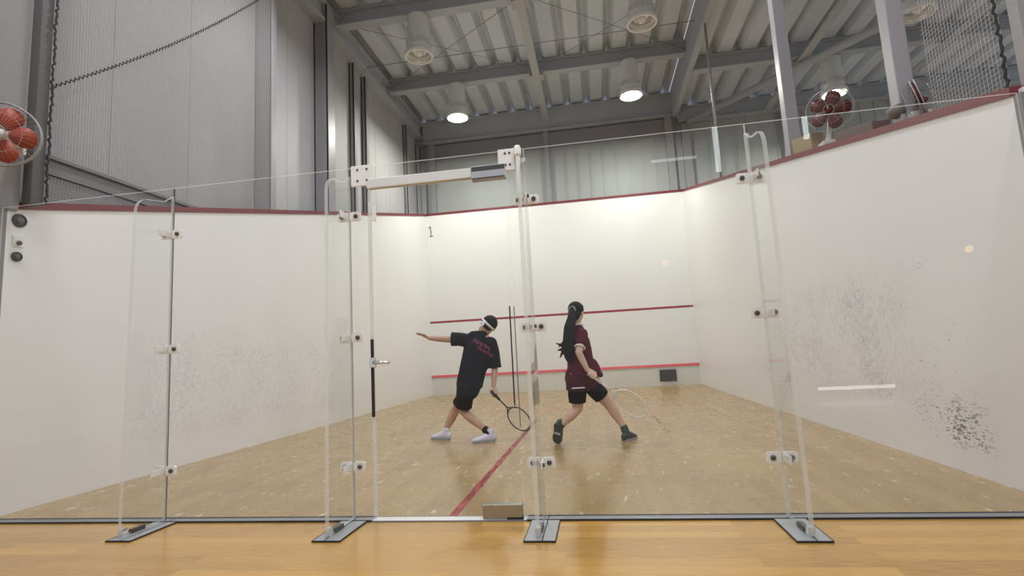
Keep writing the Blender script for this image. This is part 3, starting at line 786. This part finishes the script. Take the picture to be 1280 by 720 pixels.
def shoe(t, name, heel, toe, up, L_, mat, solemat, wd=.042):
    """lofted trainer from heel to toe with a sole and a collar"""
    h = V(heel); f = (V(toe)-h).normalized(); u = V(up); u = (u - f*u.dot(f)).normalized(); s = f.cross(u)
    P = lambda x, y, z: h + f*x*L_ + s*y + u*z
    b = MB()
    ctr = [(0,.045,.030,.040), (.10,.052,.036,.050), (.25,.054,.036,.052), (.42,.046,.038,.044), (.62,.036,.044,.034), (.82,.030,.043,.026), (.95,.026,.032,.020)]
    b.limb([P(x, 0, z) for x, z, w_, hh in ctr], [(hh, w_*wd/.042) for x, z, w_, hh in ctr], 16, ref=u)
    b.limb([P(.16,0,.06), P(.14,0,.105)], [(.045,.034), (.042,.032)], 14, ref=f)
    o = solid(b, name, M[mat], t, .005, 4)
    b = MB(); out = []
    for x, w_ in ((-.045,.018), (-.01,.032), (.12,.038), (.3,.036), (.5,.040), (.7,.047), (.85,.045), (.96,.034), (1.02,.016)):
        out.append((x, w_*wd/.042))
    poly = [P(x, -w_, .0) for x, w_ in out] + [P(x, w_, .0) for x, w_ in out[::-1]]
    b.prism(poly, u*.024); so = b.build('sole', M[solemat], o)
    return o
def laces(o, heel, toe, up, L_):
    h = V(heel); f = (V(toe)-h).normalized(); u = V(up); u = (u - f*u.dot(f)).normalized(); s = f.cross(u)
    b = MB()
    for i in range(4):
        x = .42 + i*.08; z = .094 - i*.011
        b.tube([h + f*x*L_ - s*.022 + u*(z-.010), h + f*(x+.02)*L_ + u*z, h + f*x*L_ + s*.022 + u*(z-.010)], .0032, 6)
    b.build('laces', M['white_cloth'], o)
def racket(name, label, butt, throat, centre, tip, half_w, wdir, mat, gripmat):
    butt, throat, centre, tip = map(V, (butt, throat, centre, tip))
    t = thing(name, label, 'racket', butt)
    ax = (tip-butt).normalized(); wv = V(wdir); wv = (wv - ax*wv.dot(ax)).normalized()
    c = (throat+tip)*.5 + ax*.015; hl = (tip-throat).length*.5 - .015
    b = MB(); pts = [c + ax*hl*math.cos(2*PI*k/40) + wv*half_w*math.sin(2*PI*k/40) for k in range(40)]
    b.tube(pts, (.007), 8, closed=True)
    for s in (-1, 1):
        k = 40*(.5 - .12*s) ; q = c + ax*hl*math.cos(PI + s*.75) + wv*half_w*math.sin(PI + s*.75)
        b.tube([throat - ax*.02, throat + ax*.01 + wv*(-s)*.008, q], .0068, 8)
    b.tube([butt + (throat-butt)*.45, throat - ax*.01], [.0075, .0085], 10)
    b.build('frame', M[mat], t, True)
    b = MB(); b.tube([butt, butt + ax*.01, butt + ax*.02, butt + (throat-butt)*.55], [.017,.018,.0145,.0135], 12); b.build('grip', M[gripmat], t, True)
    b = MB(); n = 11
    for i in range(1, n):
        q = -1 + 2*i/n; e = math.sqrt(1-q*q)
        b.tube([c + ax*hl*q - wv*half_w*e, c + ax*hl*q + wv*half_w*e], .0007, 4)
        b.tube([c + wv*half_w*q - ax*hl*e, c + wv*half_w*q + ax*hl*e], .0007, 4)
    b.build('strings', M['string'], t)
    return t

# ------------------------------------------------------------------ person in black
Y = 2.68
pA = thing('person', 'person in black T-shirt and shorts with a white headband, left arm stretched out, lunging', 'person', (2.70, Y, 0))
pel = at(586,481,Y); lh = at(582,485,Y-.06); rh = at(590,484,Y+.07)
lk_ = at(579,514,Y+.03); la = at(610.5,540,Y-.11); rk = at(569.5,512,Y+.16); ra = at(556,540,Y+.13)
wst = at(591,462,Y); chs = at(599,436,Y); nck = at(602.5,417,Y+.01); hd = at(609,407.5,Y+.03)
ls = at(582,424,Y-.01); le = at(557,424,Y-.04); lw = at(536,422.5,Y-.07)
rs = at(615,427,Y+.01); re = at(618.5,458,Y+.02); rw = at(617,483,Y-.05)
ba = at(613,488,Y-.08); th1 = at(634,509.5,Y-.11); hc1 = at(648,522,Y-.13); tp1 = at(661.5,535.5,Y-.15)
faceA = V((-.12,.90,-.36)); HB = head_basis(faceA, (.72,0,.68))
b = MB()
latA = (rs-ls).normalized()
b.limb([pel + V((0,0,-.02)), wst, chs, nck + V((0,0,-.05))], [(.125,.095), (.12,.085), (.15,.095), (.09,.07)], 20, ref=latA)
b.limb([nck + V((0,0,-.06)), nck, hd + V((0,0,-.05))], [.052,.048,.046], 14)
add_head(b, hd, HB, 1.04)
b.limb([lh, lh*.5+lk_*.5, lk_, lk_*.62+la*.38, la*.7+lk_*.3, la], [.078,.068,.052,.052,.038,.033], 16)
b.limb([rh, rh*.5+rk*.5, rk, rk*.62+ra*.38, ra*.7+rk*.3, ra], [.078,.068,.052,.052,.038,.033], 16)
b.limb([la, la + V((-.02,0,-.03)), la + V((-.06,-.015,-.05))], [.030,.028,.022], 12); b.limb([ra, ra + V((-.02,0,-.03)), ra + V((-.06,.01,-.05))], [.030,.028,.022], 12)
b.limb([ls, ls*.5+le*.5, le, le*.6+lw*.4, lw], [.050,.043,.036,.035,.024], 14)
b.limb([rs, rs*.5+re*.5, re, re*.6+rw*.4, rw], [.050,.043,.036,.035,.024], 14)
open_hand(b, lw, at(523,416.5,Y-.09), (0,-.25,-1), .95, .16, 1)
hc = ba + (th1-ba).normalized()*.055
grip_hand(b, rw, hc, ba-th1, 1, .015, .95)
solid(b, 'body', M['skin_a'], pA, .0055, 5)
eyes(pA, hd, HB, 1.04)
# hair: cap over the skull, short at the nape
b = MB(); P = lambda x, y_, z: hd + HB @ V((x*1.06, y_*1.06, z*1.06))
b.ball(P(0,-.014,.034), (.083*1.06,.098*1.06,.090*1.06), 22, 16, HB); b.ball(P(0,-.050,.006), (.066*1.06,.054*1.06,.056*1.06), 16, 12, HB)
b.ball(P(0,.045,.075), (.060*1.06,.045*1.06,.036*1.06), 14, 10, HB)
solid(b, 'hair', M['hair'], pA, .006, 4)
b = MB()   # headband tied behind
pts = [P(.0865*math.sin(2*PI*k/36), -.013+.103*math.cos(2*PI*k/36), .018 + .030*math.cos(2*PI*k/36)) for k in range(36)]
b.tube(pts, [(.013,.005)]*36, 8, closed=True, ref=HB @ V((0,0,1)))
b.ball(P(0,-.122,-.018), (.016,.012,.014), 10, 8, HB); b.limb([P(-.004,-.122,-.020), P(-.022,-.130,-.060)], [(.010,.004),(.012,.004)], 8); b.limb([P(.004,-.122,-.020), P(.012,-.130,-.070)], [(.010,.004),(.012,.004)], 8)
b.build('headband', M['white_cloth'], pA, True)
# shirt
b = MB(); hemc = at(586.5,482,Y)
b.limb([hemc, wst, at(596,446,Y), chs + V((0,0,.02)), nck + V((-.01,0,-.045))], [(.148,.118), (.150,.112), (.165,.118), (.168,.118), (.095,.075)], 24, ref=latA, f0=True)
b.limb([ls*.85+chs*.15, ls*.7+le*.3, ls*.28+le*.72], [(.078,.072), (.076,.070), (.080,.068)], 16, f1=True)
b.limb([rs*.85+chs*.15, rs*.6+re*.4, re*1.06-rs*.06], [(.078,.072), (.070,.068), (.074,.066)], 16, f1=True)
b.limb([at(590,420,Y), at(605,418,Y)], [.055,.05], 14)
shA = solid(b, 'shirt', M['shirt_black'], pA, .007, 5)
# faint magenta print across the back: two slanted rows of lettering strokes
bv = BVHTree.FromObject(shA, bpy.context.evaluated_depsgraph_get()); off = world_loc(shA)
b = MB()
def onback(u, v):
    p0 = at(u, v, Y-.6); d = (at(u, v, Y+.3)-p0).normalized()
    h, nn, i_, ds = bv.ray_cast(p0-off, d)
    return (h + off - d*.004) if h is not None else None
rp = random.Random(11)
for row, (u0, v0, n_) in enumerate(((592.5, 422.0, 11), (598.0, 432.0, 10))):     # illegible blurred marks, two slanted rows
    for i in range(n_):
        ox, oy = u0 + i*2.0, v0 + i*1.15
        h_ = rp.uniform(3.2, 6.0); sl = rp.uniform(-1.0, 1.0); dy = rp.uniform(0, 1.4)
        pts = [onback(ox + sl*s_, oy + dy + h_*s_) for s_ in (0,.33,.66,1)]
        if all(x is not None for x in pts): b.tube(pts, rp.uniform(.004, .007), 5)
    for i in range(n_-2):
        if rp.random() < .5:
            ox, oy = u0 + i*2.0, v0 + i*1.15 + rp.uniform(1, 5)
            pts = [onback(ox + 2.6*s_, oy + 1.4*s_) for s_ in (0,.5,1)]
            if all(x is not None for x in pts): b.tube(pts, .005, 5)
b.build('back_print', M['pink'], shA)
# shorts
b = MB(); sh0 = at(587,471,Y)
b.limb([sh0, pel, at(585,488,Y)], [(.135,.112), (.14,.118), (.13,.115)], 22, ref=latA)
b.limb([lh, lh*.55+lk_*.45, lh*.18+lk_*.82], [.100,.096,.094], 18, f1=True); b.limb([rh, rh*.55+rk*.45, rh*.20+rk*.80], [.096,.090,.084], 18, f1=True)
solid(b, 'shorts', M['shorts_black'], pA, .007, 5)
# shoes and socks
b = MB(); b.limb([la + (lk_-la)*.13, la + V((0,0,-.02))], [.040,.041], 14); b.build('sock', M['shorts_black'], pA, True)
b = MB(); b.limb([ra + (rk-ra)*.10, ra + V((0,0,-.02))], [.039,.040], 14); b.build('sock', M['white_cloth'], pA, True)
hl, tl = V((la.x+.055, la.y+.01, .0)), V((la.x-.155, la.y-.06, 0)); o = shoe(pA, 'shoe', hl, tl, (0,0,1), .225, 'shoe_white', 'sole'); laces(o, hl, tl, (0,0,1), .225)
hr, tr_ = V((ra.x+.05, ra.y-.02, .0)), V((ra.x-.15, ra.y+.04, 0)); o = shoe(pA, 'shoe', hr, tr_, (0,0,1), .225, 'shoe_white', 'sole'); laces(o, hr, tr_, (0,0,1), .225)
racket('squash_racket', 'black framed squash racket held low by the person in black', ba, th1, hc1, tp1, .095, at(655,513,Y-.13)-at(643,531,Y-.13), 'racket_black', 'black')

# ------------------------------------------------------------------ person in maroon
Y = 2.30
pB = thing('person', 'person with long dark ponytail in maroon shirt and shorts, swinging low to the right', 'person', (3.95, Y, 0))
pel = at(726,474,Y); rh = at(721,478,Y-.05); lh = at(735,477,Y+.06)
rk = at(722,511,Y-.02); ra = at(699,534,Y-.05); lk_ = at(761,505,Y+.12); la = at(781.5,536,Y+.09)
wst = at(725,452,Y); chs = at(722,428,Y); nck = at(722,407,Y); hd = at(720.5,391,Y+.01)
rs = at(728,416,Y-.09); ls = at(716,414,Y+.12); re = at(723.5,441,Y-.20); rw = at(734,462,Y-.20)
le = at(724,438,Y+.26); lw = at(735,452,Y+.30)
ba = at(735.5,466,Y-.21); th2 = at(765,489.5,Y-.23); hc2 = at(786,503,Y-.24); tp2 = at(808,517.5,Y-.25)
faceB = V((.40,.90,-.16)); HB = head_basis(faceB)
latB = V((.45,-.75,0)).normalized()
b = MB()
b.limb([pel + V((0,0,-.02)), wst, chs, nck + V((0,0,-.05))], [(.125,.100), (.105,.085), (.125,.095), (.075,.06)], 20, ref=latB)
b.limb([nck + V((0,0,-.06)), nck, hd + V((0,0,-.05))], [.043,.040,.040], 14)
add_head(b, hd, HB, .93)
b.limb([rh, rh*.5+rk*.5, rk, rk*.62+ra*.38, ra*.7+rk*.3, ra], [.082,.070,.052,.050,.037,.031], 16)
b.limb([lh, lh*.5+lk_*.5, lk_, lk_*.62+la*.38, la*.7+lk_*.3, la], [.082,.070,.052,.050,.037,.031], 16)
toeR = V((3.655, 2.31, .02)); b.limb([ra, ra*.75+toeR*.25, ra*.5+toeR*.5], [.028,.024,.018], 12)
b.limb([la, la + V((.01,.015,-.03)), la + V((.03,.05,-.05))], [.030,.026,.022], 12)
b.limb([rs, rs*.5+re*.5, re, re*.6+rw*.4, rw], [.046,.042,.036,.033,.023], 14)
b.limb([ls, ls*.5+le*.5, le, le*.6+lw*.4, lw], [.044,.038,.032,.030,.022], 14)
hc = ba + (th2-ba).normalized()*.050
grip_hand(b, rw, hc, ba-th2, -1, .015, .95)
open_hand(b, lw, lw + V((.12,.03,-.06)), (-.2,.2,-1), .9, .10, 1)
solid(b, 'body', M['skin_b'], pB, .0055, 5)
eyes(pB, hd, HB, .93)
# hair with a long ponytail
P = lambda x, y_, z: hd + HB @ V((x*.93, y_*.93, z*.93))
b = MB()
b.ball(P(0,-.016,.034), (.085*.93,.100*.93,.090*.93), 22, 16, HB); b.ball(P(0,-.052,-.020), (.070*.93,.055*.93,.080*.93), 16, 12, HB)
b.ball(P(0,.044,.075), (.062*.93,.045*.93,.036*.93), 14, 10, HB)
b.limb([P(0,-.095,.012), at(714.5,398,Y-.13), at(712,410,Y-.155), at(711,424,Y-.165), at(710.5,438,Y-.16), at(711,447,Y-.15), at(712,454,Y-.14)], [(.034,.034), (.045,.040), (.058,.045), (.060,.044), (.055,.040), (.042,.030), (.018,.014)], 16, ref=(1,0,0))
for u1, v1, u2, v2 in ((703,432,695,429), (702,437,697,438), (703,441,700,447), (704,428,698.5,434)):
    b.limb([at(709,430,Y-.16), at(u1,v1,Y-.17), at(u2,v2,Y-.18)], [.026,.016,.007], 8)
solid(b, 'hair', M['hair'], pB, .006, 3)
b = MB(); c_ = P(0,-.100,.010); b.tube([c_ + HB @ V((.034*math.cos(2*PI*k/18), -.006, .034*math.sin(2*PI*k/18))) for k in range(18)], .008, 8, closed=True); b.build('hair_tie', M['sole'], pB, True)
# shirt with white trims
b = MB()
b.limb([at(727.5,469,Y), at(725.5,452,Y), at(724,438,Y), chs + V((0,0,.03)), nck + V((0,0,-.05))], [(.16,.150), (.140,.128), (.142,.120), (.140,.112), (.078,.065)], 24, ref=latB, f0=True)
b.limb([rs*.9+chs*.1, rs*.62+re*.38, rs*.38+re*.62], [(.066,.062), (.060,.058), (.062,.060)], 16, f1=True)
b.limb([ls*.9+chs*.1, ls*.6+le*.4], [(.064,.062), (.058,.058)], 16)
b.limb([at(738,455,Y), at(744,462,Y+.0), at(748,466,Y)], [(.07,.07), (.06,.075), (.035,.07)], 14)
shB = solid(b, 'shirt', M['maroon'], pB, .007, 5)
b = MB(); ax_ = (re-rs).normalized(); cc = rs*.42+re*.58 - ax_*.0; x_ = V((0,0,1)); x_ = (x_-ax_*x_.dot(ax_)).normalized(); y_ = ax_.cross(x_)
b.tube([cc + ax_*.036 + x_*.050*math.cos(2*PI*k/20) + y_*.050*math.sin(2*PI*k/20) for k in range(20)], .0075, 6, closed=True); b.build('sleeve_trim', M['white_cloth'], shB, True)
b = MB(); b.tube([nck + V((.062*math.cos(2*PI*k/20), .058*math.sin(2*PI*k/20), .010)) for k in range(20)], .008, 6, closed=True); b.build('collar', M['white_cloth'], shB, True)
for (uA, vA, uB, vB, par) in ((704.5,467,714.5,467.5,0), (715,485.5,731,484.5,1)):
    HEM = (uA, vA, uB, vB) if par == 0 else HEM
    HEM2 = (uA, vA, uB, vB)
# loose maroon shorts over black fitted ones
b = MB()
b.limb([at(724,468,Y), at(723,476,Y)], [(.150,.135), (.150,.135)], 22, ref=latB)
b.limb([rh + V((0,0,.02)), rh*.72+rk*.28, rh*.74+rk*.26], [.106,.110,.112], 18, f1=True)
b.limb([lh + V((0,0,.02)), lh*.78+lk_*.22], [.100,.102], 18, f1=True)
mb_ = solid(b, 'shorts', M['maroon2'], pB, .007, 4)
dgr = bpy.context.evaluated_depsgraph_get(); dgr.update()
for tgt, hem, nm in ((shB, HEM, 'hem_trim'), (mb_, HEM2, 'hem_trim')):
    bv = BVHTree.FromObject(tgt, dgr); off = world_loc(tgt); pts = []
    for i in range(9):
        u = hem[0] + (hem[2]-hem[0])*i/8; v = hem[1] + (hem[3]-hem[1])*i/8
        p0 = at(u, v, Y-.6); d = (at(u, v, Y+.3)-p0).normalized(); h_ = bv.ray_cast(p0-off, d)[0]
        if h_ is not None: pts.append(h_ + off - d*.002)
    if len(pts) > 2:
        b = MB(); b.tube(pts, .006, 6); b.build(nm, M['white_cloth'], tgt, True)
b = MB()
b.limb([rh, rh*.5+rk*.5, rh*.24+rk*.76], [.095,.092,.084], 18, f1=True); b.limb([lh, lh*.6+lk_*.4, lh*.32+lk_*.68], [.094,.090,.082], 18, f1=True)
solid(b, 'undershorts', M['shorts_black'], pB, .007, 4)
b = MB(); b.limb([ra + (rk-ra)*.16, ra], [.036,.037], 14); b.build('sock', M['shoe_green'], pB, True)
b = MB(); b.limb([la + (lk_-la)*.10, la + V((0,0,-.02))], [.036,.038], 14); b.build('sock', M['shoe_green'], pB, True)
# rear foot up on its toes: heel high, sole towards the glass
fv = (toeR - ra).normalized()
hlR = ra + V((-.012,-.05,.028)); tR = V((3.645, 2.30, .006)); upR = V((.35,.92,.25))
o = shoe(pB, 'shoe', hlR, tR, upR, (tR-hlR).length*.98, 'shoe_green', 'shoe_green', .043)
b = MB(); h = hlR; f = (tR-hlR).normalized(); u = (upR - f*upR.dot(f)).normalized(); s = f.cross(u); LL = (tR-hlR).length
b.prism([h + f*LL*a + s*w_ - u*.0025 for a, w_ in ((.40,-.032), (.50,-.034), (.50,.034), (.40,.032))], u*.003); b.build('sole_stripe', M['sole_pale'], o)
hlL, tL = V((la.x-.015, la.y-.035, 0)), V((la.x+.10, la.y+.16, 0)); o = shoe(pB, 'shoe', hlL, tL, (0,0,1), .215, 'shoe_green', 'sole', .046); laces(o, hlL, tL, (0,0,1), .215)
racket('squash_racket', 'white framed squash racket held low by the person in maroon', ba, th2, hc2, tp2, .098, at(794,494,Y-.24)-at(780,512,Y-.24), 'racket_white', 'racket_white')

# ------------------------------------------------------------------ light
def area(name, loc, size, power, color, rot=(0,0,0), sy=None, shape='DISK'):
    l = D.lights.new(name, 'AREA'); l.shape = shape if sy is None else 'RECTANGLE'; l.size = size
    if sy: l.size_y = sy
    l.energy = power; l.color = color
    o = D.objects.new(name, l); COL.objects.link(o); o.location = loc; o.rotation_euler = rot; return o
COOL = (.94, .935, 1.0); WARM = (.98, 1.0, .90)
area('lamp_light', (1.36, 8.02, ZL-.02), .40, 150, WARM); area('lamp_light', (5.22, 8.0, ZL-.02), .40, 150, WARM)
area('lamp_light', (1.4, 2.8, ZL-.02), .45, 98, COOL); area('lamp_light', (5.2, 2.8, ZL-.02), .45, 98, COOL)
area('lamp_light', (1.4, -1.6, 5.6), .6, 115, COOL); area('lamp_light', (5.2, -1.6, 5.6), .6, 115, COOL)
area('lamp_light', (9.6, 8.3, 5.75), .4, 130, WARM); area('lamp_light', (9.8, 3.0, 5.8), .4, 130, COOL)
for p, e in (((11.12, -8, 2.41), 1.6), ((5.33, -6, 2.28), .6)):
    l = D.lights.new('lobby_lamp', 'POINT'); l.energy = e; l.color = (1, .60, .18); l.shadow_soft_size = .065
    o = D.objects.new('lobby_lamp', l); COL.objects.link(o); o.location = p
area('low_strip_light', (8.0, -6.0, .12), 1.1, 1.8, (1, 1, 1), (PI/2, 0, 0), .05)  # unseen low strip light, added for its bright reflection in the glass
area('tube_light', (5.62, -6.0, 4.05), .75, .9, (.9, 1, 1), (PI/2, 0, 0), .05)
area('tube_light', (6.33, -6.0, 4.15), .09, 3.2, (.9, 1, 1), (PI/2, 0, 0), .80)
area('tube_light', (7.75, -6.0, 4.40), .09, 2.4, (.9, 1, 1), (PI/2, 0, 0), .50)
wd = D.worlds.new('hall_ambient'); scene.world = wd; wd.use_nodes = True
bg = wd.node_tree.nodes['Background']; bg.inputs[0].default_value = (.93, .95, 1.0, 1); bg.inputs[1].default_value = .72
vs = scene.view_settings; vs.view_transform = 'Standard'; vs.look = 'None'; vs.gamma = 1; vs.exposure = -0.42; vs.use_curve_mapping = False
scene.cycles.transparent_max_bounces = 24
scene.cycles.max_bounces = 8
scene.cycles.sample_clamp_indirect = 6
